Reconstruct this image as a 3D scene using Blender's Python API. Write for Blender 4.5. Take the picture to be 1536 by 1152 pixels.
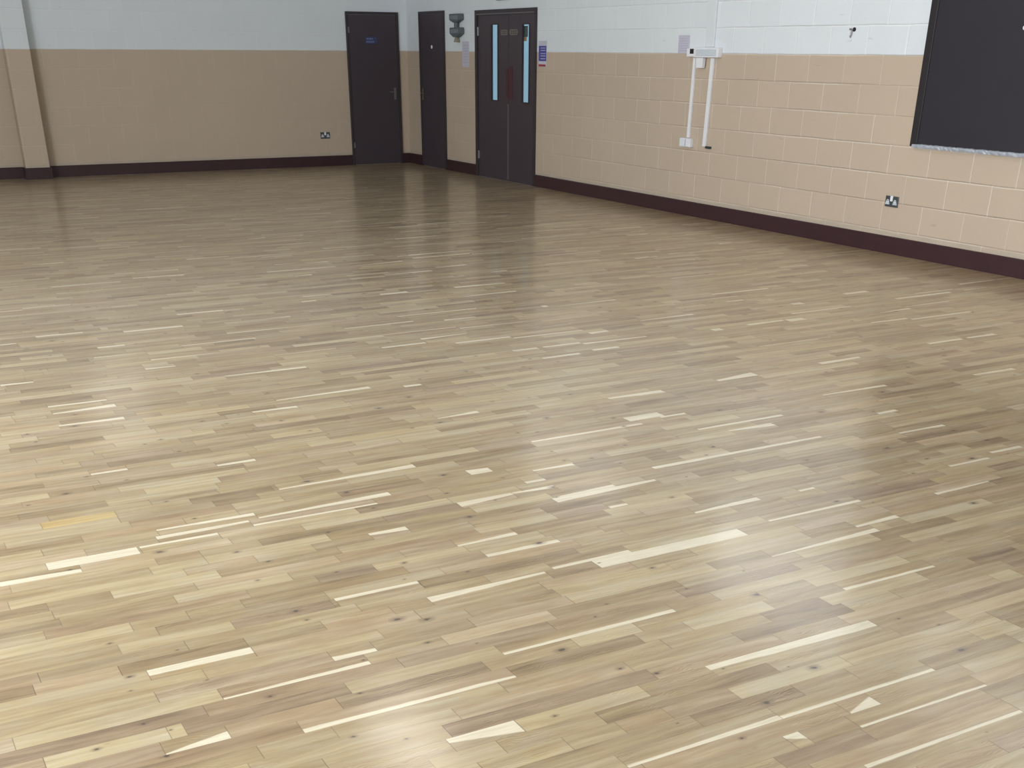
import bpy, bmesh, math, random
from mathutils import Matrix, Vector
C = bpy.context.scene.collection
for o in list(bpy.data.objects): bpy.data.objects.remove(o)
sc = bpy.context.scene

# ---------------------------------------------------------------- camera
cam_d = bpy.data.cameras.new('camera'); cam = bpy.data.objects.new('camera', cam_d); C.objects.link(cam)
rx_, up_, fw_ = (0.87492184, -0.48423686, 0.00514255), (0.22478293, 0.41549923, 0.88138131), (0.42893404, 0.7699838, -0.47237753)
m = Matrix(((rx_[0], up_[0], -fw_[0]), (rx_[1], up_[1], -fw_[1]), (rx_[2], up_[2], -fw_[2]))).to_4x4()
m.translation = (-8.00354, -17.70278, 1.56217)
cam.matrix_world = m
cam_d.sensor_width = 36; cam_d.sensor_fit = 'HORIZONTAL'
cam_d.lens = 1713.91 / 1536 * 36
cam_d.shift_y = (992.657 - 576) / 1536        # the picture is the upper part of a taller frame
cam_d.clip_start = .05; cam_d.clip_end = 200
sc.camera = cam

# ---------------------------------------------------------------- world, light, exposure
w = bpy.data.worlds.new('world'); sc.world = w; w.use_nodes = True
bg = w.node_tree.nodes['Background']; bg.inputs[0].default_value = (.38, .56, .74, 1); bg.inputs[1].default_value = 0.85
sc.view_settings.view_transform = 'Standard'; sc.view_settings.look = 'None'
sc.view_settings.exposure = 0.07; sc.view_settings.gamma = 1; sc.view_settings.use_curve_mapping = False

def area(name, loc, rot, sx, sy, power, col):
    l = bpy.data.lights.new(name, 'AREA'); l.shape = 'RECTANGLE'; l.size = sx; l.size_y = sy; l.energy = power; l.color = col
    o = bpy.data.objects.new(name, l); C.objects.link(o); o.location = loc; o.rotation_euler = [math.radians(a) for a in rot]
    return o
DAY = (.90, .945, 1.0); TUBE = (1.0, .96, .91)
CEIL = 4.3
XL, YR = -13.0, -25.0          # left wall and rear wall of the hall
# daylight from the tall windows of the left wall, the last added to brighten the middle floor (light shines towards +x)
WIN_LEFT = [(-22.6, -20.0), (-18.4, -15.8), (-14.2, -11.6), (-10.0, -7.4)]
LEFT_W = dict(zip(WIN_LEFT, (120, 190, 620, 110)))
for a, b in WIN_LEFT:
    area('daylight_left', (XL + .10, (a + b) / 2, 2.25), (0, -90, 0), 2.0, b - a - .1, LEFT_W[(a, b)], DAY)
# high windows over the right wall, behind the top of the frame, the last only added to light the far wall (light shines towards -x)
WIN_HIGH = [(-10.4, -8.2), (-14.0, -11.2), (-6.4, -3.8)]
for a, b in WIN_HIGH:
    area('daylight_high', (-.10, (a + b) / 2, 3.55), (0, 90, 0), 1.1, b - a - .1, 13 if a < -10 and a > -11 else 6 if a < -11 else 5, DAY)
# high window of the far wall
area('daylight_far', (-4.95, -.10, 3.2), (-90, 0, 0), .8, 1.0, .8, DAY)
# ceiling luminaires, lit; the second row listed is placed to brighten the floor
LAMPS = [(-4.4, -9.3), (-7.6, -9.3), (-10.8, -9.3), (-1.2, -12.9), (-4.4, -12.9), (-7.6, -12.9), (-10.8, -12.9), (-1.2, -19.7), (-4.4, -19.7), (-7.6, -19.7), (-10.8, -19.7), (-4.4, -4.1), (-7.6, -4.1)]
for x, y in LAMPS:
    area('tube_light', (x, y, CEIL - .13), (0, 0, 0), .55, 1.4, 3 if y < -16 else (10 if x > -2 else 22 if x > -5 else 5) if y < -10 else (19 if x > -5 else 5) if y < -5 else 2, TUBE)

# ---------------------------------------------------------------- helpers
def box(bm, x0, x1, y0, y1, z0, z1):
    vs = [bm.verts.new((x, y, z)) for z in (z0, z1) for x, y in ((x0, y0), (x1, y0), (x1, y1), (x0, y1))]
    for f in ((3, 2, 1, 0), (4, 5, 6, 7), (0, 1, 5, 4), (1, 2, 6, 5), (2, 3, 7, 6), (3, 0, 4, 7)):
        bm.faces.new([vs[i] for i in f])
def bm_box(*bs):
    bm = bmesh.new()
    for b in bs: box(bm, *[v for p in zip((min(b[0], b[1]), min(b[2], b[3]), min(b[4], b[5])), (max(b[0], b[1]), max(b[2], b[3]), max(b[4], b[5]))) for v in p])
    return bm
def prism(bm, pts, axis, a, b):
    """extrude a 2D outline along axis 'x' (pts = y,z), 'y' (pts = x,z) or 'z' (pts = x,y)"""
    mk = {'x': lambda p, t: (t, p[0], p[1]), 'y': lambda p, t: (p[0], t, p[1]), 'z': lambda p, t: (p[0], p[1], t)}[axis]
    A = [bm.verts.new(mk(p, a)) for p in pts]; B = [bm.verts.new(mk(p, b)) for p in pts]
    n = len(pts)
    bm.faces.new(A); bm.faces.new(B[::-1])
    for i in range(n): bm.faces.new([A[i], B[i], B[(i + 1) % n], A[(i + 1) % n]])
    bmesh.ops.recalc_face_normals(bm, faces=bm.faces)
def cyl(bm, c, axis, r0, r1, a, b, n=20):
    mk = {'x': lambda u, v, t: (t, c[0] + u, c[1] + v), 'y': lambda u, v, t: (c[0] + u, t, c[1] + v), 'z': lambda u, v, t: (c[0] + u, c[1] + v, t)}[axis]
    A = [bm.verts.new(mk(r0 * math.cos(2 * math.pi * i / n), r0 * math.sin(2 * math.pi * i / n), a)) for i in range(n)]
    B = [bm.verts.new(mk(r1 * math.cos(2 * math.pi * i / n), r1 * math.sin(2 * math.pi * i / n), b)) for i in range(n)]
    bm.faces.new(A); bm.faces.new(B[::-1])
    for i in range(n): bm.faces.new([A[i], B[i], B[(i + 1) % n], A[(i + 1) % n]])
    bmesh.ops.recalc_face_normals(bm, faces=bm.faces)
def obj(name, bm, mat, parent=None, bevel=0, smooth=False):
    me = bpy.data.meshes.new(name); bm.normal_update(); bm.to_mesh(me); bm.free()
    if mat: me.materials.append(mat)
    o = bpy.data.objects.new(name, me); C.objects.link(o)
    if parent:
        o.parent = parent; o.matrix_parent_inverse = Matrix.Translation(parent.location).inverted()
    if bevel:
        b = o.modifiers.new('bevel', 'BEVEL'); b.width = bevel; b.segments = 2; b.limit_method = 'ANGLE'
    if smooth:
        for p in me.polygons: p.use_smooth = True
    return o
def thing(name, loc, label, cat, group=None, kind=None):
    o = bpy.data.objects.new(name, None); o.empty_display_size = .1; C.objects.link(o); o.location = loc
    return tag(o, label, cat, group, kind)
def tag(o, label=None, cat=None, group=None, kind=None):
    if label: o['label'] = label
    if cat: o['category'] = cat
    if group: o['group'] = group
    if kind: o['kind'] = kind
    return o
def struct(name, bm, mat, **k): return tag(obj(name, bm, mat, **k), kind='structure')

# ---------------------------------------------------------------- materials
class NT:
    def __init__(s, name):
        s.m = bpy.data.materials.new(name); s.m.use_nodes = True; s.t = s.m.node_tree; s.p = s.t.nodes['Principled BSDF']
    def n(s, typ, **k):
        nd = s.t.nodes.new(typ)
        for a, v in k.items(): setattr(nd, a, v)
        return nd
    def l(s, a, b): s.t.links.new(a, b)
    def _in(s, sock, v):
        if hasattr(v, 'is_output') or isinstance(v, bpy.types.NodeSocket): s.l(v, sock)
        else: sock.default_value = v
    def math(s, op, a, b=0., c=0., clamp=False):
        nd = s.n('ShaderNodeMath', operation=op, use_clamp=clamp)
        for i, v in enumerate((a, b, c)): s._in(nd.inputs[i], v)
        return nd.outputs[0]
    def comb(s, x, y, z):
        nd = s.n('ShaderNodeCombineXYZ')
        for i, v in enumerate((x, y, z)): s._in(nd.inputs[i], v)
        return nd.outputs[0]
    def sep(s, v):
        nd = s.n('ShaderNodeSeparateXYZ'); s._in(nd.inputs[0], v); return nd.outputs
    def noise(s, vec, scale=1., detail=2., rough=.5, dist=0.):
        nd = s.n('ShaderNodeTexNoise'); s._in(nd.inputs['Vector'], vec)
        nd.inputs['Scale'].default_value = scale; nd.inputs['Detail'].default_value = detail; nd.inputs['Roughness'].default_value = rough; nd.inputs['Distortion'].default_value = dist
        return nd.outputs['Fac']
    def mix(s, f, a, b, blend='MIX'):
        nd = s.n('ShaderNodeMix', data_type='RGBA', blend_type=blend); s._in(nd.inputs[0], f); s._in(nd.inputs[6], a); s._in(nd.inputs[7], b); return nd.outputs[2]
    def ramp(s, f, stops):
        nd = s.n('ShaderNodeValToRGB'); s._in(nd.inputs[0], f); e = nd.color_ramp.elements
        while len(e) < len(stops): e.new(.5)
        for el, (p, c) in zip(e, stops): el.position = p; el.color = (*c, 1)
        return nd.outputs[0]
    def step(s, v, lo, hi):
        nd = s.n('ShaderNodeMapRange', interpolation_type='SMOOTHSTEP'); s._in(nd.inputs[0], v); s._in(nd.inputs[1], lo); s._in(nd.inputs[2], hi); return nd.outputs[0]
    def attr(s, name, out='Fac'):
        nd = s.n('ShaderNodeAttribute', attribute_name=name); return nd.outputs[out]
    def bump(s, h, dist, strength=1.):
        nd = s.n('ShaderNodeBump'); s._in(nd.inputs['Height'], h); nd.inputs['Distance'].default_value = dist; nd.inputs['Strength'].default_value = strength; s.l(nd.outputs[0], s.p.inputs['Normal'])
def plain(name, col, rough=.5, metal=0., vary=.06, scale=30., spec=.5, emit=0.):
    t = NT(name); pos = t.n('ShaderNodeNewGeometry').outputs['Position']
    nz = t.noise(pos, scale, 3)
    f = t.math('MULTIPLY_ADD', nz, 2 * vary, 1 - vary)
    c = t.mix(1., (*col, 1), t.comb(f, f, f), 'MULTIPLY'); t.l(c, t.p.inputs['Base Color'])
    t.p.inputs['Roughness'].default_value = rough; t.p.inputs['Metallic'].default_value = metal; t.p.inputs['Specular IOR Level'].default_value = spec
    if emit: t.l(c, t.p.inputs['Emission Color']); t.p.inputs['Emission Strength'].default_value = emit
    return t.m

P_, COURSE, BLK = 1.535, .225, .45      # height of the paint change, block course, block length
def wall_mat(name, axis, amp=1.):
    t = NT(name); pos = t.n('ShaderNodeNewGeometry').outputs['Position']; X, Y, Z = t.sep(pos)
    U = Y if axis == 'y' else X
    wob = t.math('MULTIPLY', t.math('SUBTRACT', t.noise(pos, 3.2, 2), .5), .010)
    z = t.math('ADD', t.math('SUBTRACT', Z, P_), wob)
    r = t.math('DIVIDE', z, COURSE); row = t.math('FLOOR', r); fz = t.math('SUBTRACT', r, row)
    odd = t.math('MODULO', t.math('ABSOLUTE', row), 2.)
    wn = t.n('ShaderNodeTexWhiteNoise', noise_dimensions='1D'); t.l(row, wn.inputs['W'])
    jit = t.math('MULTIPLY', t.math('SUBTRACT', wn.outputs['Value'], .5), .03)
    uo = t.math('ADD', t.math('ADD', U, t.math('MULTIPLY', t.math('SUBTRACT', t.noise(pos, 4.5, 2), .5), .012)), t.math('MULTIPLY_ADD', odd, .222, .036 + 45.))
    q = t.math('DIVIDE', t.math('ADD', uo, jit), BLK); col = t.math('FLOOR', q); fu = t.math('SUBTRACT', q, col)
    dz = t.math('MULTIPLY', t.math('MINIMUM', fz, t.math('SUBTRACT', 1., fz)), COURSE)
    du = t.math('MULTIPLY', t.math('MINIMUM', fu, t.math('SUBTRACT', 1., fu)), BLK)
    # joints are partly filled with paint, so their strength varies along the wall
    sh = t.step(t.noise(t.comb(t.math('MULTIPLY', U, .6), t.math('MULTIPLY', row, 3.7), 0.), 1.6, 3), .34, .62)
    sv = t.step(t.noise(t.comb(t.math('MULTIPLY', col, 5.3), t.math('MULTIPLY', row, 3.1), 7.), 1.3, 1), .36, .60)
    gz = t.math('MULTIPLY', t.math('SUBTRACT', 1., t.step(dz, .0015, .0065)), t.math('MULTIPLY_ADD', sh, .6, .4)); AM = t.math('MULTIPLY', t.math('MULTIPLY_ADD', t.step(t.math('MULTIPLY', U, -1.), 3., 9.), .7, .3), amp)
    gu = t.math('MULTIPLY', t.math('SUBTRACT', 1., t.step(du, .0025, .0080)), t.math('MULTIPLY_ADD', sv, .65, .35))
    g = t.math('MAXIMUM', gz, gu)
    # light from above painted in: pale line under each joint, dark one over it
    below = t.math('MULTIPLY', t.step(t.math('SUBTRACT', 1., fz), .0, .02), t.math('SUBTRACT', 1., t.step(t.math('SUBTRACT', 1., fz), .03, .055)))
    above = t.math('SUBTRACT', 1., t.step(fz, .015, .045))
    # surface variation: every block a slightly different tone, sooty patches low down
    wb = t.n('ShaderNodeTexWhiteNoise', noise_dimensions='2D'); t.l(t.comb(row, col, 0.), wb.inputs['Vector'])
    tone = t.math('MULTIPLY_ADD', wb.outputs['Value'], .035 * amp, 1 - .0175 * amp)
    big = t.math('MULTIPLY_ADD', t.noise(pos, .9, 3), .10, .95)
    fine = t.math('MULTIPLY_ADD', t.noise(pos, 60., 3), .08, .96)
    k = t.math('MULTIPLY', t.math('MULTIPLY', tone, big), fine)
    white = (.73, .785, .825, 1); tan = (.53, .435, .342, 1)
    up = t.step(t.math('ADD', z, 0.), -.002, .002)
    base = t.mix(up, tan, white)
    base = t.mix(1., base, t.comb(k, k, k), 'MULTIPLY')
    pale = t.mix(up, (.74, .66, .58, 1), (.93, .96, .98, 1))
    f = t.math('MULTIPLY', t.math('ADD', t.math('MULTIPLY', gu, .85), t.math('MULTIPLY', t.math('MULTIPLY', below, sh), .80)), AM, clamp=True)
    base = t.mix(f, base, pale)
    dk = t.math('MULTIPLY', t.math('MULTIPLY', above, t.math('MULTIPLY_ADD', sh, .6, .4)), t.math('MULTIPLY', AM, .26))
    base = t.mix(dk, base, (.16, .13, .11, 1))
    # grubby strip of mortar and dust along the top of the skirting
    low = t.math('SUBTRACT', 1., t.step(t.math('ADD', Z, t.math('MULTIPLY', wob, 1.5)), .168, .186))
    gr = t.step(t.noise(t.comb(t.math('MULTIPLY', U, 1.), t.math('MULTIPLY', Z, 6.), 0.), 5., 4, .6), .30, .65)
    base = t.mix(t.math('MULTIPLY', low, t.math('MULTIPLY_ADD', gr, .5, .18)), base, (.42, .38, .31, 1))
    # a few thin scuffs
    sc_ = t.step(t.noise(t.comb(t.math('MULTIPLY', U, 5.), t.math('MULTIPLY', Z, 16.), 3.), 1., 3), .70, .76)
    base = t.mix(t.math('MULTIPLY', sc_, .18), base, (.25, .2, .16, 1))
    t.l(base, t.p.inputs['Base Color'])
    t.p.inputs['Roughness'].default_value = .62; t.p.inputs['Specular IOR Level'].default_value = .3
    h = t.math('ADD', t.math('MULTIPLY', t.math('MULTIPLY', g, -1.), AM), t.math('MULTIPLY', t.noise(pos, 45., 4, .6), .35))
    t.bump(h, .004, .8)
    return t.m

def floor_mat():
    t = NT('oak_strip_floor')
    uvn = t.n('ShaderNodeUVMap', uv_map='plank'); u, v, _ = t.sep(uvn.outputs[0])
    tone, hue, seed, sap, plen = (t.attr(a) for a in ('tone', 'hue', 'seed', 'sap', 'plen'))
    kn = t.sep(t.attr('knot', 'Vector'))
    s50 = t.math('MULTIPLY', seed, 91.7)
    vm = t.math('MULTIPLY', v, .067)
    # long soft figure and fine pores, both running along the strip
    warp = t.math('MULTIPLY', t.math('SUBTRACT', t.noise(t.comb(t.math('MULTIPLY', u, 3.), t.math('MULTIPLY', vm, 12.), s50), 1., 2), .5), .05)
    vw = t.math('ADD', vm, warp)
    g1 = t.noise(t.comb(t.math('MULTIPLY', u, 2.2), t.math('MULTIPLY', vw, 38.), s50), 1., 3, .55)
    g2 = t.noise(t.comb(t.math('MULTIPLY', u, 9.), t.math('MULTIPLY', vw, 260.), s50), 1., 3, .6)
    g3 = t.noise(t.comb(t.math('MULTIPLY', u, 5.), t.math('MULTIPLY', vm, 9.), t.math('ADD', s50, 9.)), 1., 3, .6)
    # cathedral figure on some strips
    wv = t.math('SINE', t.math('MULTIPLY', t.math('ADD', t.math('MULTIPLY', t.math('ABSOLUTE', t.math('SUBTRACT', v, .45)), 2.2), t.math('MULTIPLY', g3, 2.4)), 26.))
    cat = t.math('MULTIPLY', wv, t.step(t.noise(t.comb(t.math('MULTIPLY', u, 2.5), s50, 1.), 1., 1), .52, .66))
    T = t.math('ADD', tone, t.math('MULTIPLY', t.math('SUBTRACT', g1, .5), .95))
    T = t.math('ADD', T, t.math('MULTIPLY', t.math('SUBTRACT', g2, .5), .36))
    T = t.math('ADD', T, t.math('MULTIPLY', t.math('SUBTRACT', g3, .5), .42))
    T = t.math('ADD', T, t.math('MULTIPLY', cat, .11))
    heart = t.ramp(T, [(0., (.160, .109, .062)), (.25, (.287, .210, .117)), (.5, (.390, .300, .171)), (.75, (.482, .392, .233)), (1., (.572, .488, .31))])
    heart = t.mix(t.step(hue, .1, .5), heart, t.mix(1., heart, (1.025, .975, .985, 1), 'MULTIPLY'))
    grey = t.mix(1., heart, (.93, .965, 1.10, 1), 'MULTIPLY')
    heart = t.mix(t.math('MAXIMUM', t.step(hue, .5, 1.), t.math('MULTIPLY', t.step(g3, .42, .66), .8)), heart, grey)
    heart = t.mix(t.step(hue, -.2, -1.), heart, t.mix(1., heart, (1.12, 1.02, .75, 1), 'MULTIPLY'))
    # sapwood along one edge
    wav = t.math('MULTIPLY', t.math('SUBTRACT', t.noise(t.comb(t.math('MULTIPLY', u, 7.), s50, 3.), 1., 3), .5), .16)
    hard = t.math('GREATER_THAN', sap, .97)
    edge = t.math('ADD', t.math('ADD', sap, wav), hard)
    sf = t.math('MULTIPLY', t.math('SUBTRACT', 1., t.step(v, t.math('SUBTRACT', edge, .05), t.math('ADD', edge, .05))), t.math('GREATER_THAN', sap, .02))
    sapc = t.ramp(t.math('ADD', g2, t.math('MULTIPLY', t.math('SUBTRACT', g1, .5), .6)), [(.2, (.62, .55, .41)), (.7, (.80, .74, .58))])
    col = t.mix(sf, heart, sapc)
    # knots
    ku = t.math('DIVIDE', t.math('SUBTRACT', u, kn[0]), t.math('MULTIPLY', t.math('MAXIMUM', kn[2], .0005), 1.0))
    kv = t.math('DIVIDE', t.math('MULTIPLY', t.math('SUBTRACT', v, kn[1]), .067), t.math('MULTIPLY', t.math('MAXIMUM', kn[2], .0005), .62))
    kd = t.math('SQRT', t.math('ADD', t.math('MULTIPLY', ku, ku), t.math('MULTIPLY', kv, kv)))
    kd = t.math('ADD', kd, t.math('MULTIPLY', t.math('SUBTRACT', t.noise(t.comb(t.math('MULTIPLY', u, 90.), t.math('MULTIPLY', vm, 90.), s50), 1., 3), .5), 1.5))
    on = t.math('GREATER_THAN', kn[2], .001)
    halo = t.math('MULTIPLY', t.math('MULTIPLY', t.math('SUBTRACT', 1., t.step(kd, .9, 3.2)), .50), on)
    core = t.math('MULTIPLY', t.math('MULTIPLY', t.math('SUBTRACT', 1., t.step(kd, .35, 1.3)), .88), on)
    col = t.mix(halo, col, (.17, .12, .085, 1)); col = t.mix(core, col, (.055, .042, .036, 1))
    # dark mineral flecks scattered along the grain
    fl = t.step(t.noise(t.comb(t.math('MULTIPLY', u, 14.), t.math('MULTIPLY', vw, 95.), t.math('ADD', s50, 4.)), 1., 2), .70, .80)
    col = t.mix(t.math('MULTIPLY', fl, t.math('MULTIPLY', .38, t.math('SUBTRACT', 1., sf))), col, (.17, .12, .08, 1))
    # butt joints and long joints
    eu = t.math('MINIMUM', u, t.math('SUBTRACT', plen, u)); ev = t.math('MULTIPLY', t.math('MINIMUM', v, t.math('SUBTRACT', 1., v)), .067)
    ju = t.math('MULTIPLY', t.math('SUBTRACT', 1., t.step(eu, .0004, .0017)), t.math('MULTIPLY_ADD', seed, .55, .35))
    jv = t.math('MULTIPLY', t.math('SUBTRACT', 1., t.step(ev, .0002, .0010)), .34)
    col = t.mix(t.math('MAXIMUM', ju, jv), col, (.10, .07, .045, 1))
    t.l(col, t.p.inputs['Base Color'])
    rg = t.math('MULTIPLY_ADD', t.noise(t.comb(t.math('MULTIPLY', u, 6.), t.math('MULTIPLY', vm, 60.), s50), 1., 2), .08, ROUGH)
    t.l(rg, t.p.inputs['Roughness'])
    t.p.inputs['Specular IOR Level'].default_value = SPEC
    t.p.inputs['Coat Weight'].default_value = .55; t.p.inputs['Coat Roughness'].default_value = .15; t.p.inputs['Coat IOR'].default_value = 1.5
    t.bump(t.math('ADD', t.math('MULTIPLY', g2, .25), t.math('MULTIPLY', t.math('MAXIMUM', ju, jv), -1.)), .0006, .35)
    return t.m
ROUGH, SPEC = .30, .40
SAPP = .05
FORCED = [(-152,-7.111,-6.831,0.4,0.4,1,'s'),(-153,-6.607,-6.236,0.5,0.5,0,'s'),(-159,-6.839,-6.678,0.4,0.4,1,'s'),(-151,-6.717,-6.669,0.8,0.8,0,'p'),(-148,-6.181,-5.867,0.4,0.5,1,'s'),(-144,-6.219,-5.597,0.4,0.5,1,'p'),(-168,-7.458,-7.293,0.5,0.3,0,'s'),(-174,-6.372,-5.91,0.15,0.5,1,'s'),(-173,-7.152,-6.536,1,0.6,0,'p'),(-134,-5.794,-5.643,0.5,0.5,0,'p'),(-160,-7.281,-7.045,0.5,0.5,1,'p'),(-163,-6.612,-6.292,0.6,0.6,0,'p'),(-147,-5.3,-5.192,0.6,0.6,0,'s'),(-166,-5.806,-5.22,0.8,0.8,1,'p'),(-170,-5.358,-5.068,0.35,0.4,0,'s'),(-170,-5.056,-4.772,1,1,1,'p'),(-172,-4.916,-4.538,0.4,0.4,1,'s'),(-156,-4.969,-4.531,0.5,0.5,1,'p'),(-147,-4.705,-4.488,0.6,0.6,0,'s'),(-137,-4.663,-4.378,0.6,0.6,0,'p'),(-183,-5.604,-5.504,0.5,0.4,0,'s'),(-180,-5.588,-4.979,0.3,0.5,0,'p'),(-177,-5.424,-4.825,0.5,0.8,0,'p'),(-161,-3.894,-3.845,0.8,0.8,1,'s'),(-174,-4.054,-3.91,0.7,0.5,1,'s'),(-179,-4.058,-3.642,0.7,0.9,0,'p'),(-180,-4.282,-4.097,0.5,0.5,1,'s'),(-180,-4.646,-4.39,0.4,0.5,0,'s'),(-177,-4.501,-4.243,0.4,0.5,1,'s'),(-177,-4.709,-4.54,0.4,0.4,1,'s'),(-185,-4.695,-4.341,0.9,0.6,0,'p'),(-189,-5.167,-4.847,1,1,0,'p'),(-190,-4.868,-4.529,0.4,0.8,0,'p'),(-194,-4.783,-4.45,0.3,0.7,1,'s'),(-193,-4.067,-3.794,0.4,1,0,'s'),(-194,-3.806,-3.495,1,0.9,1,'p'),(-164,-2.567,-2.047,0.4,0.5,1,'s'),(-151,-2.804,-2.514,0.5,0.5,0,'p'),(-165,-3.072,-2.926,0.7,0.7,1,'p'),(-178,-3.314,-3.237,0.8,0.8,0,'s'),(-178,-3.013,-2.707,0.6,0.4,1,'s'),(-178,-2.692,-2.549,0.9,0.9,0,'s'),(-162,-1.722,-1.436,0.5,0.5,0,'p'),(-166,-1.242,-0.765,0.5,0.5,1,'p'),(-170,-1.694,-1.466,0.7,0.7,0,'s'),(-175,-1.491,-0.946,0.5,0.6,1,'s'),(-183,-1.934,-1.376,0.4,0.4,0,'s'),(-192,-2.382,-2.093,0.5,0.5,1,'s'),(-192,-2.045,-1.798,0.4,0.6,1,'s'),(-197,-2.823,-2.616,0.5,0.4,1,'p'),(-202,-2.742,-2.428,0.3,0.5,1,'s'),(-175,-0.55,-0.289,0.4,0.5,1,'p'),(-199,-2.618,-2.085,0.3,0.4,1,'p'),(-172,-2.294,-2.198,0.7,0.9,1,'s'),(-193,-3.313,-3.001,0.6,0.4,1,'s'),(-176,-7.309,-7.025,0.35,0.3,0,'s'),(-178,-7.309,-7.009,0.2,0.75,0,'s'),(-182,-7.577,-7.32,0.5,0.7,1,'p'),(-193,-7.326,-7.175,0.3,0.35,0,'s'),(-198,-7.178,-6.874,0.7,0.8,0,'p'),(-195,-6.833,-6.664,0.3,0.4,0,'s'),(-205,-7.239,-6.87,0.2,0.4,1,'s'),(-186,-7.173,-6.937,0.25,0.25,1,'p'),(-201,-7.601,-7.332,0.9,0.9,0,'y'),(-185,-6.452,-6.224,0.25,0.5,1,'s'),(-192,-5.704,-5.475,0.15,0.55,0,'s'),(-201,-6.699,-6.095,0.15,0.6,0,'s'),(-204,-5.936,-5.833,0.95,0.8,0,'s'),(-209,-6.141,-5.896,0.7,0.35,1,'s'),(-209,-5.896,-5.702,0.2,0.5,1,'s'),(-211,-6.569,-6.419,0.3,0.5,1,'s'),(-200,-6.401,-5.756,0.5,0.3,1,'p'),(-208,-6.756,-6.15,0.8,0.6,1,'p'),(-200,-5.489,-4.882,0.3,0.35,0,'s'),(-199,-4.912,-4.709,1,1,1,'s'),(-202,-4.845,-4.402,0.8,0.7,1,'p'),(-200,-4.745,-4.595,0.3,0.3,1,'s'),(-203,-4.707,-4.196,0.3,0.3,0,'s'),(-209,-5.217,-4.272,0.45,0.3,1,'s'),(-206,-5.685,-5.486,0.2,0.4,1,'s'),(-207,-5.786,-5.692,0.3,0.3,0,'s'),(-210,-5.773,-5.482,0.15,0.4,0,'s'),(-211,-5.788,-5.294,0.75,0.3,1,'s'),(-213,-5.641,-5.556,0.3,0.3,0,'s'),(-216,-5.383,-5.062,0.2,0.5,0,'s'),(-220,-5.986,-5.346,1,1,1,'s'),(-205,-5.286,-4.592,0.3,0.3,1,'p'),(-207,-4.278,-3.673,0.8,0.4,0,'p'),(-206,-3.766,-3.635,0.3,0.4,0,'s'),(-211,-3.915,-3.627,0.25,0.35,1,'s'),(-217,-4.083,-3.838,0.25,0.25,0,'s'),(-217,-3.773,-3.578,0.3,0.4,1,'s'),(-221,-4.402,-4.088,0.3,0.15,1,'s'),(-216,-4.862,-4.78,0.25,0.25,0,'s'),(-219,-5.19,-4.723,0.2,0.3,0,'s'),(-222,-4.941,-4.721,0.2,0.45,0,'s'),(-223,-4.732,-4.279,0.3,0.2,0,'p'),(-223,-4.889,-4.823,0.5,0.5,0,'p'),(-207,-7.648,-7.339,1,1,1,'s'),(-208,-7.81,-7.549,0.6,0.4,0,'s'),(-207,-7.332,-7.048,0.25,0.3,1,'s'),(-210,-7.346,-7.155,0.8,0.6,0,'p'),(-221,-7.526,-7.221,0.55,0.6,1,'s'),(-226,-7.859,-7.554,0.4,0.4,0,'p'),(-228,-7.246,-6.617,0.3,0.22,0,'s'),(-212,-7.502,-7.149,0.8,0.7,1,'p'),(-216,-6.284,-5.987,0.35,0.4,0,'s'),(-218,-6.273,-5.969,0.25,0.2,0,'s'),(-220,-6.616,-6.174,0.6,0.2,1,'s'),(-218,-6.883,-6.586,0.3,0.3,1,'s'),(-214,-6.333,-6.087,0.2,0.4,0,'s'),(-226,-6.584,-5.965,0.2,0.3,0,'s'),(-223,-7.034,-6.899,0.4,0.3,0,'s'),(-232,-6.94,-6.739,0.3,0.95,1,'s'),(-228,-5.996,-5.674,0.8,0.7,1,'p'),(-227,-5.444,-5.01,0.7,0.9,1,'p'),(-228,-5.379,-4.965,0.25,0.2,0,'s'),(-232,-6.111,-5.477,0.4,0.65,1,'s'),(-236,-6.108,-5.542,0.22,0.22,0,'s'),(-238,-5.956,-5.482,0.15,0.15,0,'s'),(-241,-6.081,-5.514,0.22,0.18,1,'s'),(-231,-4.867,-4.758,0.95,0.95,0,'p'),(-237,-5.929,-5.819,0.1,0.7,0,'s'),(-238,-6.169,-6.116,0.2,0.6,1,'s'),(-204,-7.773,-7.494,1,1,0,'d'),(-218,-7.223,-6.899,1,1,1,'g'),(-220,-7.591,-7.223,1,1,1,'d'),(-231,-6.918,-6.271,1,1,0,'g'),(-218,-6.588,-5.983,1,1,1,'d'),(-206,-5.485,-5.034,1,1,1,'d'),(-189,-6.534,-6.069,1,1,0,'d'),(-209,-6.455,-6.146,1,1,0,'g'),(-201,-7.046,-6.718,1,1,1,'d'),(-199,-7.661,-7.339,1,1,0,'d'),(-226,-7.513,-7.06,1,1,1,'g'),(-239,-6.255,-5.965,1,1,1,'g'),(-225,-5.874,-5.39,1,1,0,'g'),(-219,-4.848,-4.292,1,1,1,'g'),(-213,-4.627,-4.174,1,1,0,'d'),(-212,-3.99,-3.468,1,1,0,'d'),(-157,-7.36,-6.985,1,1,1,'d'),(-171,-7.381,-7.137,1,1,1,'d'),(-149,-6.734,-6.101,1,1,0,'d'),(-136,-6.464,-5.862,1,1,1,'d'),(-148,-3.646,-3.096,1,1,1,'d'),(-151,-5.582,-4.959,1,1,0,'d')]
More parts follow.
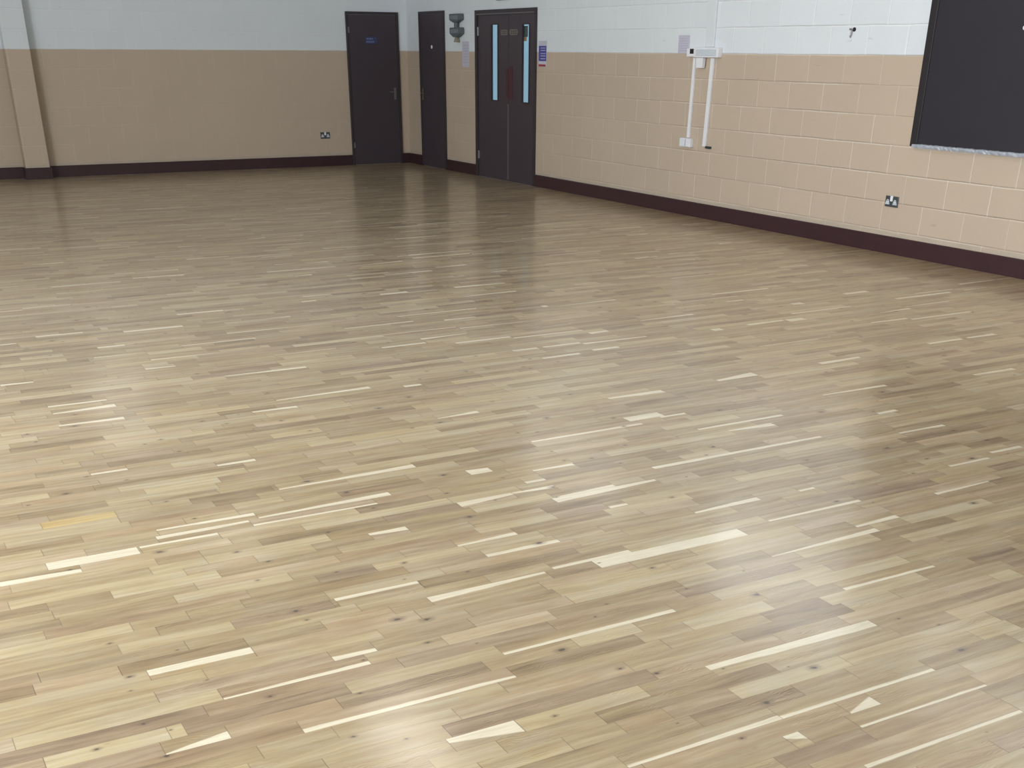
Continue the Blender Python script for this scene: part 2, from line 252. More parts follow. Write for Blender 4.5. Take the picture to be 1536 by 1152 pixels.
KNOTS = [(-7.601,-14.9988,0.007),(-6.683,-14.786,0.013),(-6.763,-14.7428,0.013),(-7.733,-15.0669,0.007),(-7.586,-15.1819,0.009),(-7.58,-14.4863,0.006),(-7.39,-14.8438,0.004),(-5.832,-14.9842,0.005),(-5.659,-15.1308,0.012),(-6.072,-15.4814,0.004),(-5.44,-15.5153,0.005),(-5.306,-15.572,0.005),(-5.384,-15.482,0.005),(-5.899,-15.5615,0.003),(-6.796,-14.3112,0.006),(-6.73,-15.0138,0.004),(-6.621,-15.0044,0.004),(-7.041,-13.9812,0.008),(-7.574,-14.7223,0.008),(-4.603,-14.4668,0.005),(-4.837,-14.1603,0.007),(-4.937,-14.1071,0.006),(-4.089,-14.3772,0.008),(-4.289,-14.492,0.007),(-4.813,-14.5946,0.009),(-5.359,-14.2507,0.008),(-5.762,-14.0348,0.007),(-2.416,-12.931,0.007),(-2.934,-13.1522,0.008),(-3.755,-13.7186,0.007),(-6.922,-12.7513,0.008),(-6.616,-12.4318,0.008),(-7.21,-13.027,0.007),(-7.345,-12.9077,0.007),(-7.366,-13.1242,0.012),(-7.61,-13.1472,0.007),(-6.125,-13.7879,0.008),(-6.447,-13.8031,0.007),(-6.374,-12.5102,0.008),(-5.723,-12.8935,0.014),(-4.952,-13.2141,0.009),(-5.236,-13.0636,0.011),(-5.39,-13.2401,0.007),(-3.991,-13.6069,0.012),(-3.56,-13.8355,0.006),(-3.659,-14.136,0.01),(-3.638,-14.3115,0.012),(-4.132,-14.1833,0.013),(-4.345,-14.1564,0.01),(-4.565,-14.1443,0.01),(-7.041,-15.1183,0.006),(-6.252,-14.9537,0.005),(-6.257,-15.4131,0.008),(-6.333,-15.3402,0.007),(-6.129,-14.9582,0.005),(-5.684,-16.0844,0.003),(-6.368,-15.6639,0.003),(-6.959,-14.9418,0.005),(-7.264,-15.0184,0.008),(-7.012,-14.6137,0.006),(-7.026,-15.3935,0.005),(-7.142,-15.3192,0.006)]
M = dict(
    wall_y=wall_mat('painted_blockwork_side', 'y'), wall_x=wall_mat('painted_blockwork_end', 'x', .5), floor=floor_mat(),
    skirt=plain('maroon_gloss_paint', (.040, .015, .020), .42, vary=.15, scale=4),
    door=plain('dark_maroon_door_paint', (.054, .041, .052), .45, vary=.10, scale=6),
    frame=plain('dark_door_frame_paint', (.036, .028, .034), .45, vary=.10, scale=6),
    metal=plain('brushed_steel', (.42, .42, .43), .35, .9), dull=plain('dull_aged_metal', (.20, .19, .20), .5, .6),
    brass=plain('worn_brass', (.26, .21, .15), .45, .8), plate=plain('tarnished_plate', (.20, .18, .165), .5, .3),
    white=plain('white_plastic', (.80, .82, .86), .4, vary=.03), offw=plain('painted_trunking', (.72, .77, .81), .5, vary=.04),
    blue=plain('blue_print', (.065, .065, .33), .5), navy=plain('faded_blue_plate', (.045, .06, .15), .4), palebl=plain('pale_blue_lettering', (.16, .20, .38), .5),
    red=plain('red_print', (.36, .035, .06), .5), redpl=plain('dark_red_plate', (.070, .022, .032), .5),
    paper=plain('printed_paper', (.55, .55, .65), .7, vary=.05, scale=8), ink=plain('grey_print', (.47, .47, .59), .7),
    black=plain('matt_black_panel', (.019, .017, .026), .55, vary=.12, scale=3), blackf=plain('black_panel_edge', (.018, .015, .019), .5, vary=.10),
    foil=plain('crumpled_foil_tape', (.44, .48, .55), .42, .3, vary=.35, scale=28), hole=plain('black_gap', (.012, .012, .013), .7),
    sdark=plain('weathered_grey_plastic', (.105, .125, .135), .55), sface=plain('grey_lens', (.17, .20, .23), .35), amber=plain('yellowed_plastic', (.26, .24, .18), .5),
    socket=plain('pewter_faceplate', (.10, .115, .13), .35, .5, vary=.1), ins=plain('pale_grey_insert', (.60, .66, .72), .45),
    green=plain('green_sign', (.06, .16, .16), .5), ceil=plain('white_ceiling', (.62, .62, .60), .8, vary=.03, scale=2), lens=plain('lamp_diffuser', (.9, .9, .88), .5, emit=.4),
    lobby=plain('lobby_wall_paint', (.50, .60, .66), .8), orange=plain('orange_print', (.45, .20, .08), .5), darkgr=plain('dark_green_print', (.03, .05, .05), .5),
)
def glass():
    t = NT('door_glass'); t.p.inputs['Base Color'].default_value = (1, 1, 1, 1)
    tr = t.n('ShaderNodeBsdfTransparent'); tr.inputs[0].default_value = (.93, .97, .96, 1)
    gl = t.n('ShaderNodeBsdfGlossy'); gl.inputs['Roughness'].default_value = .03
    mx = t.n('ShaderNodeMixShader'); mx.inputs[0].default_value = .05
    t.l(tr.outputs[0], mx.inputs[1]); t.l(gl.outputs[0], mx.inputs[2])
    t.l(mx.outputs[0], t.t.nodes['Material Output'].inputs[0])
    return t.m
M['glass'] = glass()

# ---------------------------------------------------------------- floor, laid strip by strip
rnd = random.Random(7)
SW, PH = .067, .0325
rows = {}
for r, xa, xb, f1, f2, side, k in FORCED:
    rows.setdefault(r, []).append((xa, xb, f1, f2, side, k))
fl_rows = range(int((YR - PH) / SW) - 1, 1)
verts, faces, A_tone, A_hue, A_seed, A_plen, A_knot, UV, SAP = [], [], [], [], [], [], [], [], []
kn_by_row = {}
for x, y, s in KNOTS: kn_by_row.setdefault(math.floor((y - PH) / SW), []).append((x, y, s))
def length():
    return rnd.choice((.16, .22, .28, .34, .4, .4, .5, .5, .55, .6)) * rnd.uniform(.85, 1.15)
for r in fl_rows:
    y0, y1 = PH + r * SW, PH + (r + 1) * SW
    y0, y1 = max(y0, YR), min(y1, 0.)
    if y1 - y0 < .003: continue
    forced = sorted(rows.get(r, [])); segs = []; x = XL - rnd.random() * .5
    out = []
    for fz in forced:
        if out and fz[0] < out[-1][1] - .02:
            fz = (out[-1][1],) + fz[1:]
            if fz[1] - fz[0] < .05: continue
        out.append(fz)
    for fz in out + [(0., .3, 0, 0, 0, None)]:
        while x < fz[0] - 1e-4:
            L = length(); e = x + L
            if fz[0] - e < .12: e = fz[0] if fz[0] - x < .72 else (x + fz[0]) / 2
            segs.append((x, min(e, fz[0]), None)); x = e
        if fz[5] is None: break
        segs.append((fz[0], fz[1], fz)); x = fz[1]
    for a, b, fz in segs:
        if b <= XL: continue
        a = max(a, XL); b = min(b, 0.)
        if b - a < .004: continue
        tone = min(.86, max(.16, rnd.gauss(.52, .085))); hue = rnd.choice((0, 0, 0, .3, .3, .8, 1., -.5)) * rnd.uniform(.5, 1.)
        s1 = s2 = 0.; side = rnd.random() < .5
        kn = (0., 0., 0.)
        q = rnd.random()
        if fz:
            k = fz[5]; side = fz[4]
            if k == 's': s1, s2 = fz[2], fz[3]; tone = min(.7, max(.45, tone))
            elif k == 'p':
                if min(fz[2], fz[3]) >= .8: tone = .84; hue = 0
                else: tone = .80; hue = 0
            elif k == 'd': tone = .30; hue = .2
            elif k == 'g': tone = .34; hue = .9
            elif k == 'y': tone = .70; hue = -1.
        elif q < (SAPP * 1.6 if y0 > -9 else SAPP if y0 > -12 else SAPP * .4):
            s1 = rnd.uniform(0, .35); s2 = rnd.uniform(0.05, .6)
            if rnd.random() < .5: s1, s2 = s2, s1
        elif q < SAPP + .12: tone = rnd.uniform(.68, .80)
        elif q < SAPP + .20: tone = rnd.uniform(.27, .36)
        if rnd.random() < .17: kn = (rnd.uniform(0, b - a), rnd.uniform(.15, .85), rnd.choice((.004, .006, .008, .012)))
        for kx, ky, ks in kn_by_row.get(r, []):
            if a <= kx <= b:
                vv = (ky - y0) / (y1 - y0); kn = (kx - a, 1 - vv if side else vv, ks)
        n = len(verts)
        verts += [(a, y0, 0), (b, y0, 0), (b, y1, 0), (a, y1, 0)]; faces.append((n, n + 1, n + 2, n + 3))
        A_tone.append(tone); A_hue.append(hue); A_seed.append(rnd.random()); A_plen.append(b - a); A_knot += kn
        va, vb = (1., 0.) if side else (0., 1.)
        UV += [0, va, b - a, va, b - a, vb, 0, vb]; SAP += [s1, s2, s2, s1]
me = bpy.data.meshes.new('floor'); me.from_pydata(verts, [], faces); me.update()
for nm, dat in (('tone', A_tone), ('hue', A_hue), ('seed', A_seed), ('plen', A_plen)):
    at = me.attributes.new(nm, 'FLOAT', 'FACE'); at.data.foreach_set('value', dat)
at = me.attributes.new('knot', 'FLOAT_VECTOR', 'FACE'); at.data.foreach_set('vector', A_knot)
uv = me.uv_layers.new(name='plank'); uv.data.foreach_set('uv', UV)
at = me.attributes.new('sap', 'FLOAT', 'CORNER'); at.data.foreach_set('value', SAP)
me.materials.append(M['floor'])
fo = bpy.data.objects.new('floor', me); C.objects.link(fo); tag(fo, kind='structure')

# ---------------------------------------------------------------- walls, pillar, ceiling
T = .2
DD = (-3.88, -2.25, 2.015)      # double door opening: y0, y1, top
struct('wall_right', bm_box((0, T, YR, DD[0], 0, CEIL), (0, T, DD[1], T, 0, CEIL), (0, T, DD[0], DD[1], DD[2], CEIL)), M['wall_y'])
struct('wall_back', bm_box((XL - T, 0, 0, T, 0, CEIL)), M['wall_x'])
struct('wall_left', bm_box((XL - T, XL, YR, 0, 0, CEIL)), M['wall_y'])
struct('wall_rear', bm_box((XL - T, T, YR - T, YR, 0, CEIL)), M['wall_x'])
struct('ceiling', bm_box((XL - T, T, YR - T, T, CEIL, CEIL + .1)), M['ceil'])
PX0, PX1, PD = -5.672, -5.368, .20
struct('trim_1', bm_box((PX0, PX1, -PD, 0, 0, CEIL)), M['wall_x'], bevel=.006)

# skirtings (kept to the wall, stopping at every door frame)
S_, ST = .1405, .018
def skirt_bm(segs):
    bm = bmesh.new()
    for s in segs:
        if s[0] == 'r':  # along the right wall, y0..y1
            prism(bm, [(0, 0), (-ST, 0), (-ST, S_ - .008), (-ST + .006, S_), (0, S_)], 'y', s[1], s[2])
        elif s[0] == 'b':  # along an end wall facing -y, at y = s[3]
            prism(bm, [(s[3], 0), (s[3] - ST, 0), (s[3] - ST, S_ - .008), (s[3] - ST + .006, S_), (s[3], S_)], 'x', s[1], s[2])
        elif s[0] == 's':  # facing +-x at x = s[3], along y
            box(bm, min(s[3], s[3] + s[4] * ST), max(s[3], s[3] + s[4] * ST), s[1], s[2], 0, S_)
    return bm
ND = (-1.31, -.49, 2.033)        # narrow looking single door, right wall
BD = (-.962, -.136, 2.033)       # single door, back wall
struct('baseboard_right', skirt_bm([('r', YR, DD[0] - .001), ('r', DD[1] + .001, ND[0] - .001), ('r', ND[1] + .001, 0)]), M['skirt'])
struct('baseboard_back', skirt_bm([('b', XL, PX0 - ST, 0), ('b', PX0 - ST, PX1 + ST, -PD), ('b', PX1 + ST, BD[0] - .001, 0), ('b', BD[1] + .001, -ST, 0), ('s', -PD, 0, PX0, -1), ('s', -PD, 0, PX1, 1)]), M['skirt'])
struct('baseboard_left', skirt_bm([('s', YR, 0, XL, 1)]), M['skirt'])

# ---------------------------------------------------------------- doors
# every door is an Empty at its foot with frame, leaf and furniture as parts
d = thing('door_1', ((BD[0] + BD[1]) / 2, 0, 0), 'dark single door in the back wall with a small blue sign', 'door', kind='structure')
x0, x1, zt = BD; F = .034
obj('door_frame', bm_box((x0, x0 + F, -.030, -.001, 0, zt), (x1 - F, x1, -.030, -.001, 0, zt), (x0 + F, x1 - F, -.030, -.001, zt - F, zt)), M['frame'], d, .003)
obj('door_leaf', bm_box((x0 + F + .003, x1 - F - .003, -.020, -.001, .006, zt - F - .003)), M['door'], d)
for z in (1.80, .275):
    h = bmesh.new(); cyl(h, (x0 + F + .001, -.032), 'z', .0055, .0055, z - .04, z + .04, 12); box(h, x0 + F - .010, x0 + F + .014, -.0325, -.0205, z - .038, z + .038)
    tag(obj('hinge', h, M['dull'], d), 'grey steel hinge')
hp = bmesh.new(); box(hp, x1 - F - .075, x1 - F - .040, -.027, -.020, .885, 1.045)
hb = obj('handle_plate', hp, M['dull'], d, .002)
hl = bmesh.new(); cyl(hl, (x1 - F - .057, .99), 'y', .008, .008, -.062, -.026, 12); prism(hl, [(x1 - F - .050, .982), (x1 - F - .050, .998), (x1 - F - .165, .996), (x1 - F - .170, .984)], 'y', -.068, -.056)
obj('lever_handle', hl, M['dull'], hb, .002)
sg = bmesh.new(); xa, xb, za, zb = -.668, -.482, 1.625, 1.715; rr = .03
prism(sg, [(xa, za), (xb - rr, za), (xb - .008, za + .012), (xb, za + rr), (xb, zb - rr), (xb - .008, zb - .012), (xb - rr, zb), (xa, zb)], 'y', -.024, -.0205)
sgo = tag(obj('door_sign', sg, M['navy'], d), 'small faded blue sign plate')
lt = bmesh.new()
for z, a, b in ((1.688, .02, .13), (1.650, .012, .155)):
    x = xa + a
    for wdt in (.020, .014, .026, .018, .022, .016, .020):
        if x + wdt > xa + b: break
        box(lt, x, x + wdt, -.0252, -.0241, z - .010, z + .010); x += wdt + .006
obj('lettering', lt, M['palebl'], sgo)

d = thing('door_2', (0, (ND[0] + ND[1]) / 2, 0), 'dark single door in the right wall beside the room corner, with a small round peephole', 'door', kind='structure')
y0, y1, zt = ND
obj('door_frame', bm_box((-.030, -.001, y0, y0 + F, 0, zt), (-.030, -.001, y1 - F, y1, 0, zt), (-.030, -.001, y0 + F, y1 - F, zt - F, zt)), M['frame'], d, .003)
obj('door_leaf', bm_box((-.020, -.001, y0 + F + .003, y1 - F - .003, .006, zt - F - .003)), M['door'], d)
hp = obj('handle_plate', bm_box((-.027, -.020, y1 - F - .060, y1 - F - .022, .895, 1.045)), M['brass'], d, .002)
hl = bmesh.new(); cyl(hl, (y1 - F - .041, .985), 'x', .008, .008, -.060, -.026, 12); prism(hl, [(y1 - F - .034, .977), (y1 - F - .034, .993), (y1 - F - .150, .991), (y1 - F - .154, .980)], 'x', -.066, -.055)
obj('lever_handle', hl, M['brass'], hp, .002)
ey = bmesh.new(); cyl(ey, (-.907, 1.587), 'x', .020, .024, -.026, -.0195, 20); tag(obj('peephole', ey, M['white'], d), 'small round pale peephole')

d = thing('door_3', (0, (DD[0] + DD[1]) / 2, 0), 'dark double door with two tall narrow glass panels', 'door', kind='structure')
y0, y1, zt = DD; F2 = .06
obj('door_frame', bm_box((-.024, .12, y0, y0 + .045, 0, zt), (-.024, .12, y1 - F2, y1, 0, zt), (-.024, .12, y0 + .045, y1 - F2, zt - .05, zt)), M['frame'], d, .004)
ym, X0, X1 = -3.163, -.004, .014
def leaf(ya, yb, ga, gb, za, zb):
    bs = [(X0, X1, ya, ga, .0012, zt - .055), (X0, X1, gb, yb, .0012, zt - .055), (X0, X1, ga, gb, .0012, za), (X0, X1, ga, gb, zb, zt - .055)]
    lf = obj('door_leaf', bm_box(*bs), M['door'], d)
    bd = obj('glazing_bead', bm_box((X0 - .008, X0, ga - .014, ga, za - .014, zb + .014), (X0 - .008, X0, gb, gb + .014, za - .014, zb + .014), (X0 - .008, X0, ga, gb, zb, zb + .014), (X0 - .008, X0, ga, gb, za - .014, za)), M['frame'], lf)
    obj('glass_panel', bm_box((.004, .009, ga, gb, za, zb)), M['glass'], lf)
    return lf
lfA = leaf(ym + .003, y1 - F2 - .003, -2.868, -2.700, .968, 1.842)
lfB = leaf(y0 + .048, ym - .003, -3.690, -3.526, .968, 1.836)
for z in (1.77, .275):
    h = bmesh.new(); cyl(h, (X0 - .004, y1 - F2 - .012), 'z', .008, .008, z - .05, z + .05, 12); box(h, X0 - .010, X0, y1 - F2 - .030, y1 - F2 + .004, z - .048, z + .048)
    tag(obj('hinge', h, M['metal'], d), 'pale steel hinge')
obj('meeting_strip', bm_box((X0 - .010, X0, ym - .012, ym + .010, .02, .93)), M['dull'], lfA)
tag(obj('push_plate', bm_box((X0 - .005, X0, ym + .004, ym + .070, 1.00, 1.345)), M['redpl'], lfA, .002), 'dark red plate')
tag(obj('push_plate', bm_box((X0 - .005, X0, ym - .115, ym - .004, .985, 1.375)), M['redpl'], lfB, .002), 'dark red plate')
obj('head_bead', bm_box((-.028, -.016, y0 + .045, y1 - F2, zt - .056, zt - .043)), M['dull'], d)
def plaque(parent, ya, yb, za, zb, c):
    bm = bmesh.new(); prism(bm, [(ya + c, za), (yb - c, za), (yb, za + c), (yb, zb - c), (yb - c, zb), (ya + c, zb), (ya, zb - c), (ya, za + c)], 'x', X0 - .004, X0 - .0002)
    o = obj('door_sign', bm, M['plate'], parent)
    bl = bmesh.new()
    for z in (za + .020, zb - .020):
        for i in range(3): box(bl, X0 - .005, X0 - .0042, ya + .03 + i * (yb - ya - .05) / 3, ya + .02 + (i + .8) * (yb - ya - .05) / 3, z - .006, z + .006)
    obj('lettering', bl, M['frame'], o); return o
plaque(lfA, -3.130, -2.955, 1.722, 1.784, .006)
plaque(lfB, -3.405, -3.185, 1.722, 1.786, .024)
stk = obj('sticker', bm_box((.0095, .0105, -3.628, -3.530, 1.70, 1.82)), M['darkgr'], lfB)
obj('sticker_base', bm_box((.0095, .0105, -3.600, -3.535, 1.655, 1.70)), M['orange'], lfB)

# small lobby seen through the glass panels: its outer wall is glazed and the sky shows
LX, LY = 2.4, 6.0
struct('wall_lobby', bm_box((T, LX + .15, -6.2, -6.0, 0, 2.7), (T, LX + .15, LY, LY + .2, 0, 2.7), (0, T, T, LY, 0, 2.7), (LX, LX + .15, -6.0, LY, 0, .35), (LX, LX + .15, -6.0, LY, 2.35, 2.7), (0, LX + .15, -6.2, LY + .2, 2.7, 2.8)), M['lobby'])
struct('floor_lobby', bm_box((T, LX + .15, -6.2, LY, -.1, 0.)), M['lobby'])
ys = [-6.0 + 1.2 * i for i in range(11)]
wn = struct('window_1', bm_box(*([(LX, LX + .07, y - .03, y + .03, .35, 2.35) for y in ys] + [(LX, LX + .07, -6, LY, z, z + .05) for z in (.35, 2.30)])), M['white'])
obj('pane', bm_box((LX + .03, LX + .036, -6, LY, .35, 2.35)), M['glass'], wn)

# windows of the hall that lie outside the picture but light it, two of them added just for that
def window(n, boxes, pane):
    o = struct('window_%d' % n, bm_box(*boxes), M['white']); obj('pane', bm_box(pane), M['lens'], o)
n = 2
for a, b in WIN_LEFT:
    window(n, [(XL + .001, XL + .07, a, a + .06, 1.2, 3.3), (XL + .001, XL + .07, b - .06, b, 1.2, 3.3), (XL + .001, XL + .07, a + .06, b - .06, 1.2, 1.26), (XL + .001, XL + .07, a + .06, b - .06, 3.24, 3.3)], (XL + .001, XL + .02, a + .06, b - .06, 1.26, 3.24)); n += 1
for a, b in WIN_HIGH:
    window(n, [(-.07, -.001, a, a + .05, 2.95, 4.15), (-.07, -.001, b - .05, b, 2.95, 4.15), (-.07, -.001, a + .05, b - .05, 2.95, 3.0), (-.07, -.001, a + .05, b - .05, 4.1, 4.15)], (-.02, -.001, a + .05, b - .05, 3.0, 4.1)); n += 1
window(n, [(-5.40, -5.35, -.07, -.001, 2.75, 3.65), (-4.55, -4.50, -.07, -.001, 2.75, 3.65), (-5.35, -4.55, -.07, -.001, 2.75, 2.8), (-5.35, -4.55, -.07, -.001, 3.6, 3.65)], (-5.35, -4.55, -.02, -.001, 2.8, 3.6))
WX = None
for i, (x, y) in enumerate(LAMPS):
    t = thing('ceiling_lamp', (x, y, CEIL), 'long white fluorescent ceiling lamp above the hall floor', 'ceiling lamp', 'ceiling lamps of the hall')  # includes the unseen row put in for more light on the floor
    obj('lamp_body', bm_box((x - .30, x + .30, y - .75, y + .75, CEIL - .05, CEIL - .001)), M['white'], t); obj('diffuser', bm_box((x - .28, x + .28, y - .72, y + .72, CEIL - .10, CEIL - .05)), M['lens'], t)

# ---------------------------------------------------------------- things on the right wall
# stacked grey sounder unit between the two doors
t = thing('wall_sounder', (0, -1.70, 1.64), 'dark grey stacked sounder unit on the wall between narrow door and double door', 'alarm')
def hous(z1, z0, ya, yb, tw):
    b = bmesh.new(); c = (ya + yb) / 2
    prism(b, [(ya, z1), (yb, z1), (yb, z1 - .075), (c + tw, z0), (c - tw, z0), (ya, z1 - .075)], 'x', -.075, -.001)
    o = obj('sounder_housing', b, M['sdark'], t, .012)
    obj('front_lens', bm_box((-.080, -.074, ya + .04, yb - .04, z1 - .070, z1 - .02)), M['sface'], o, .004)
hous(1.985, 1.878, -1.905, -1.585, .045); hous(1.822, 1.705, -1.915, -1.590, .055)
nk = bmesh.new(); cyl(nk, (-.040, -1.747), 'z', .034, .034, 1.818, 1.882, 16); obj('neck', nk, M['sdark'], t)
nk = bmesh.new(); cyl(nk, (-.040, -1.752), 'z', .045, .024, 1.645, 1.708, 20); tag(obj('bottom_cap', nk, M['amber'], t), 'yellowed round cap')

def sheet(name, y0, y1, z0, z1, label, cat, mat, marks):
    t = thing(name, (0, (y0 + y1) / 2, z0), label, cat)
    obj('sheet', bm_box((-.004, -.0006, y0, y1, z0, z1)), mat, t)
    for nm, mt, rects in marks: obj(nm, bm_box(*[(-.0052, -.0041, a, b, c, e) for a, b, c, e in rects]), mt, t)
    return t
sheet('paper_notice', -2.040, -1.842, 1.345, 1.655, 'narrow pale paper notice taped below the grey sounder unit', 'notice', M['paper'],
      [('print', M['ink'], [(-2.02, -1.865, 1.60 - i * .034, 1.612 - i * .034) for i in range(7)])])
sheet('wall_notice', -4.118, -3.925, 1.375, 1.655, 'blue and white notice with a red foot beside the double door', 'notice', M['paper'],
      [('blue_panel', M['blue'], [(-4.112, -3.932, 1.438, 1.602)]), ('red_panel', M['red'], [(-4.10, -3.932, 1.378, 1.402)])])
bpy.data.objects['blue_panel'].data  # printed lines lie on the blue field
ln = bm_box(*[(-.0060, -.0053, -4.095, -3.975, z, z + .007) for z in (1.575, 1.550, 1.515, 1.490, 1.460)])
obj('print', ln, M['paper'], bpy.data.objects['blue_panel'])
sheet('paper_sheet', -6.985, -6.795, 1.535, 1.700, 'pale lilac paper sheet pinned left of the white trunking box', 'notice', M['paper'],
      [('print', M['ink'], [(-6.965, -6.82, 1.665 - i * .022, 1.674 - i * .022) for i in range(6)])])
t = thing('exit_sign', (0, -3.05, 2.11), 'green sign panel above the double door, cut by the top edge', 'sign')
obj('sign_panel', bm_box((-.03, -.001, -3.225, -2.865, 2.112, 2.27)), M['green'], t, .003)

# electrical box with its trunking
t = thing('electrical_box', (0, -7.29, 1.497), 'long white electrical box with a small black window, above the pair of white conduits', 'electrical box')
obj('box_body', bm_box((-.055, -.001, -7.530, -7.135, 1.500, 1.590)), M['white'], t, .006)
obj('box_cover', bm_box((-.064, -.055, -7.500, -7.180, 1.516, 1.572)), M['ins'], t, .003)
tag(obj('side_unit', bm_box((-.050, -.001, -7.134, -7.010, 1.506, 1.580)), M['white'], t, .005), 'smaller white end unit')
tag(obj('indicator_window', bm_box((-.053, -.0502, -7.128, -7.068, 1.532, 1.577)), M['hole'], t), 'black square window')
pl = bmesh.new(); prism(pl, [(-7.292, 1.498), (-7.178, 1.498), (-7.185, 1.405), (-7.285, 1.405)], 'x', -.055, -.012)
obj('outlet_block', pl, M['white'], t, .006)
tr = thing('wall_trunking', (0, -7.335, 1.592), 'wide white-painted vertical trunking rising from the electrical box', 'trunking')
obj('trunking_body', bm_box((-.022, -.001, -7.405, -7.262, 1.592, CEIL - .002)), M['offw'], tr, .004)
def conduit(ya, za, yb, zb, wd, label, name='cable_conduit'):
    b = bmesh.new(); prism(b, [(ya - wd / 2, za), (ya + wd / 2, za), (yb + wd / 2, zb), (yb - wd / 2, zb)], 'x', -.024, -.001)
    return tag(obj(name, b, M['white'], bevel=.003), label, 'conduit')
conduit(-7.112, 1.496, -7.092, .757, .040, 'thin white cable conduit running down to the white wall socket')
conduit(-7.405, 1.496, -7.372, .690, .050, 'thin white cable conduit with an open dark end, right of the pair')
t = thing('cable_end', (0, -7.435, .672), 'dark cut cable stub beside the foot of the right conduit', 'cable end')
ce = bmesh.new(); cyl(ce, (-.018, .683), 'y', .012, .012, -7.482, -7.404, 14); obj('stub', ce, M['darkgr'], t)
obj('clip', bm_box((-.012, -.001, -7.480, -7.410, .672, .690)), M['dull'], t)
t = thing('surface_socket', (0, -7.08, .665), 'white surface mounted twin wall outlet at the foot of the left conduit', 'socket')
obj('outlet_box', bm_box((-.045, -.001, -7.170, -6.985, .668, .752)), M['white'], t, .005)
obj('outlet_face', bm_box((-.051, -.045, -7.072, -6.992, .674, .746)), M['offw'], t, .002); obj('outlet_face', bm_box((-.051, -.045, -7.164, -7.100, .674, .746)), M['white'], t, .002)
obj('gap', bm_box((-.0475, -.045, -7.094, -7.078, .676, .744)), M['ink'], t)

# flush double sockets
def socket(name, place, label):
    """double socket 0.147 x 0.087; place(u, z, d) -> world point, u along the wall, d out of it"""
    t = thing(name, place(0, -.043, 0), label, 'socket')
    def bb(nm, rects, mat, bev=0):
        bm = bmesh.new()
        for u0, u1, z0, z1, d0, d1 in rects:
            p, q = place(u0, z0, d0), place(u1, z1, d1)
            box(bm, min(p[0], q[0]), max(p[0], q[0]), min(p[1], q[1]), max(p[1], q[1]), min(p[2], q[2]), max(p[2], q[2]))
        return obj(nm, bm, mat, t, bev)
    bb('face_plate', [(-.0735, .0735, -.0435, .0435, .001, .010)], M['socket'], .003)
    bb('rocker_switch', [(-.014, .014, .002, .046, .010, .016)], M['white'], .002)
    for s in (-1, 1):
        bm = bmesh.new(); c = s * .042
        pts = [(c - .024, -.024), (c + .024, -.024), (c + .018, -.006), (c + .008, .016), (c - .008, .016), (c - .018, -.006)]
        A = [bm.verts.new(place(u, z, .0105)) for u, z in pts]; B = [bm.verts.new(place(u, z, .0145)) for u, z in pts]
        bm.faces.new(A); bm.faces.new(B[::-1])
        for i in range(6): bm.faces.new([A[i], B[i], B[(i + 1) % 6], A[(i + 1) % 6]])
        bmesh.ops.recalc_face_normals(bm, faces=bm.faces)
        ins = obj('pin_insert', bm, M['ins'], t)
        bm = bmesh.new()
        for u0, u1, z0, z1 in ((c - .003, c + .003, .002, .011), (c - .014, c - .007, -.016, -.012), (c + .007, c + .014, -.016, -.012)):
            p, q = place(u0, z0, .0146), place(u1, z1, .0152)
            box(bm, min(p[0], q[0]), max(p[0], q[0]), min(p[1], q[1]), max(p[1], q[1]), min(p[2], q[2]), max(p[2], q[2]))
        obj('pin_holes', bm, M['hole'], ins)
    return t
socket('double_socket', lambda u, z, d: (-d, -10.040 - u, .420 + z), 'pewter double socket on the right wall below the black panel')
socket('double_socket', lambda u, z, d: (-1.381 + u, -d, .420 + z), 'pewter double socket low on the back wall left of the single door')

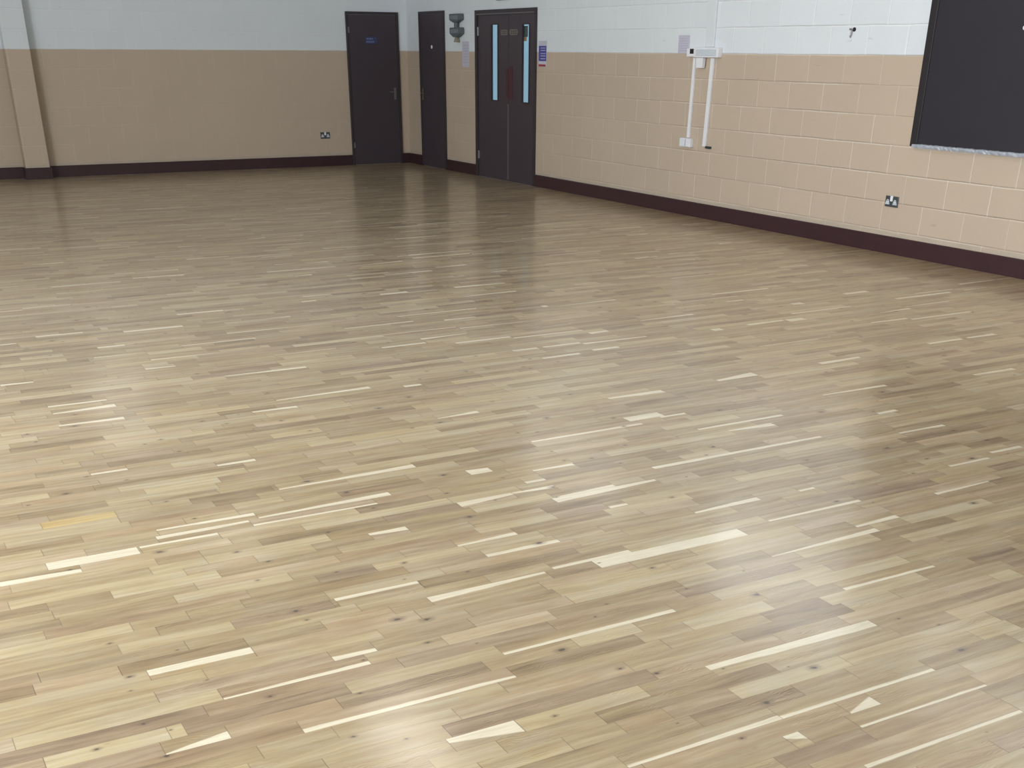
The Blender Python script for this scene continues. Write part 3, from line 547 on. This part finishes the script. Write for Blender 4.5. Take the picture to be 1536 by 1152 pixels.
# hook bracket
t = thing('wall_hook', (0, -9.29, 1.66), 'small metal hook bracket screwed to the white wall left of the black panel', 'hook')
b = bmesh.new(); cyl(b, (-9.318, 1.728), 'x', .016, .016, -.010, -.001, 20); tag(obj('socket_hole', b, M['hole'], t), 'black open ring')
b = bmesh.new(); prism(b, [(-9.305, 1.735), (-9.262, 1.738), (-9.266, 1.690), (-9.286, 1.662), (-9.298, 1.690)], 'x', -.012, -.001); obj('hook_plate', b, M['metal'], t, .002)
b = bmesh.new(); prism(b, [(-9.296, 1.722), (-9.278, 1.722), (-9.276, 1.680), (-9.290, 1.680)], 'x', -.030, -.012); obj('hook_tongue', b, M['white'], t, .003)
tag(obj('cable_clip', bm_box((-.010, -.001, -9.296, -9.244, 1.638, 1.652)), M['offw'], bevel=.002), 'tiny white clip on the wall just below the metal hook', 'clip')

# big black panel with foil taped lower edge
y0, y1, z0, z1 = -13.2, -10.175, .868, 3.0
t = thing('wall_panel', (0, (y0 + y1) / 2, z0), 'large matt black wall panel with a silver taped lower edge', 'panel')
obj('panel_board', bm_box((-.034, -.001, y0, y1 - .075, z0 + .012, z1)), M['black'], t)
obj('panel_edge', bm_box((-.042, -.001, y1 - .075, y1, z0, z1)), M['blackf'], t, .004)
b = bmesh.new(); N = 150; r2 = random.Random(3); pr = []
for i in range(N + 1):
    y = y1 - .028 - (y1 - .028 - y0) * i / N; j = lambda a: r2.uniform(-a, a)
    pr.append([b.verts.new(p) for p in ((-.036, y, z0 + .020 + j(.002)), (-.046 + j(.002), y + j(.003), z0 + .016 + j(.0015)), (-.048 + j(.003), y, z0 + .003 + j(.0015)), (-.045 + j(.002), y, z0 - .010 + j(.0012)), (-.002, y, z0 - .014))])
for i in range(N):
    for k in range(4): b.faces.new([pr[i][k], pr[i][k + 1], pr[i + 1][k + 1], pr[i + 1][k]])
b.faces.new(pr[0]); b.faces.new(pr[-1][::-1]); bmesh.ops.recalc_face_normals(b, faces=b.faces)
tag(obj('foil_tape', b, M['foil'], t), 'crumpled silver foil tape')
b = bmesh.new(); cyl(b, (-11.125, 1.722), 'x', .014, .020, -.062, -.034, 20)
tag(obj('panel_knob', b, M['white'], t, .002), 'small white knob')
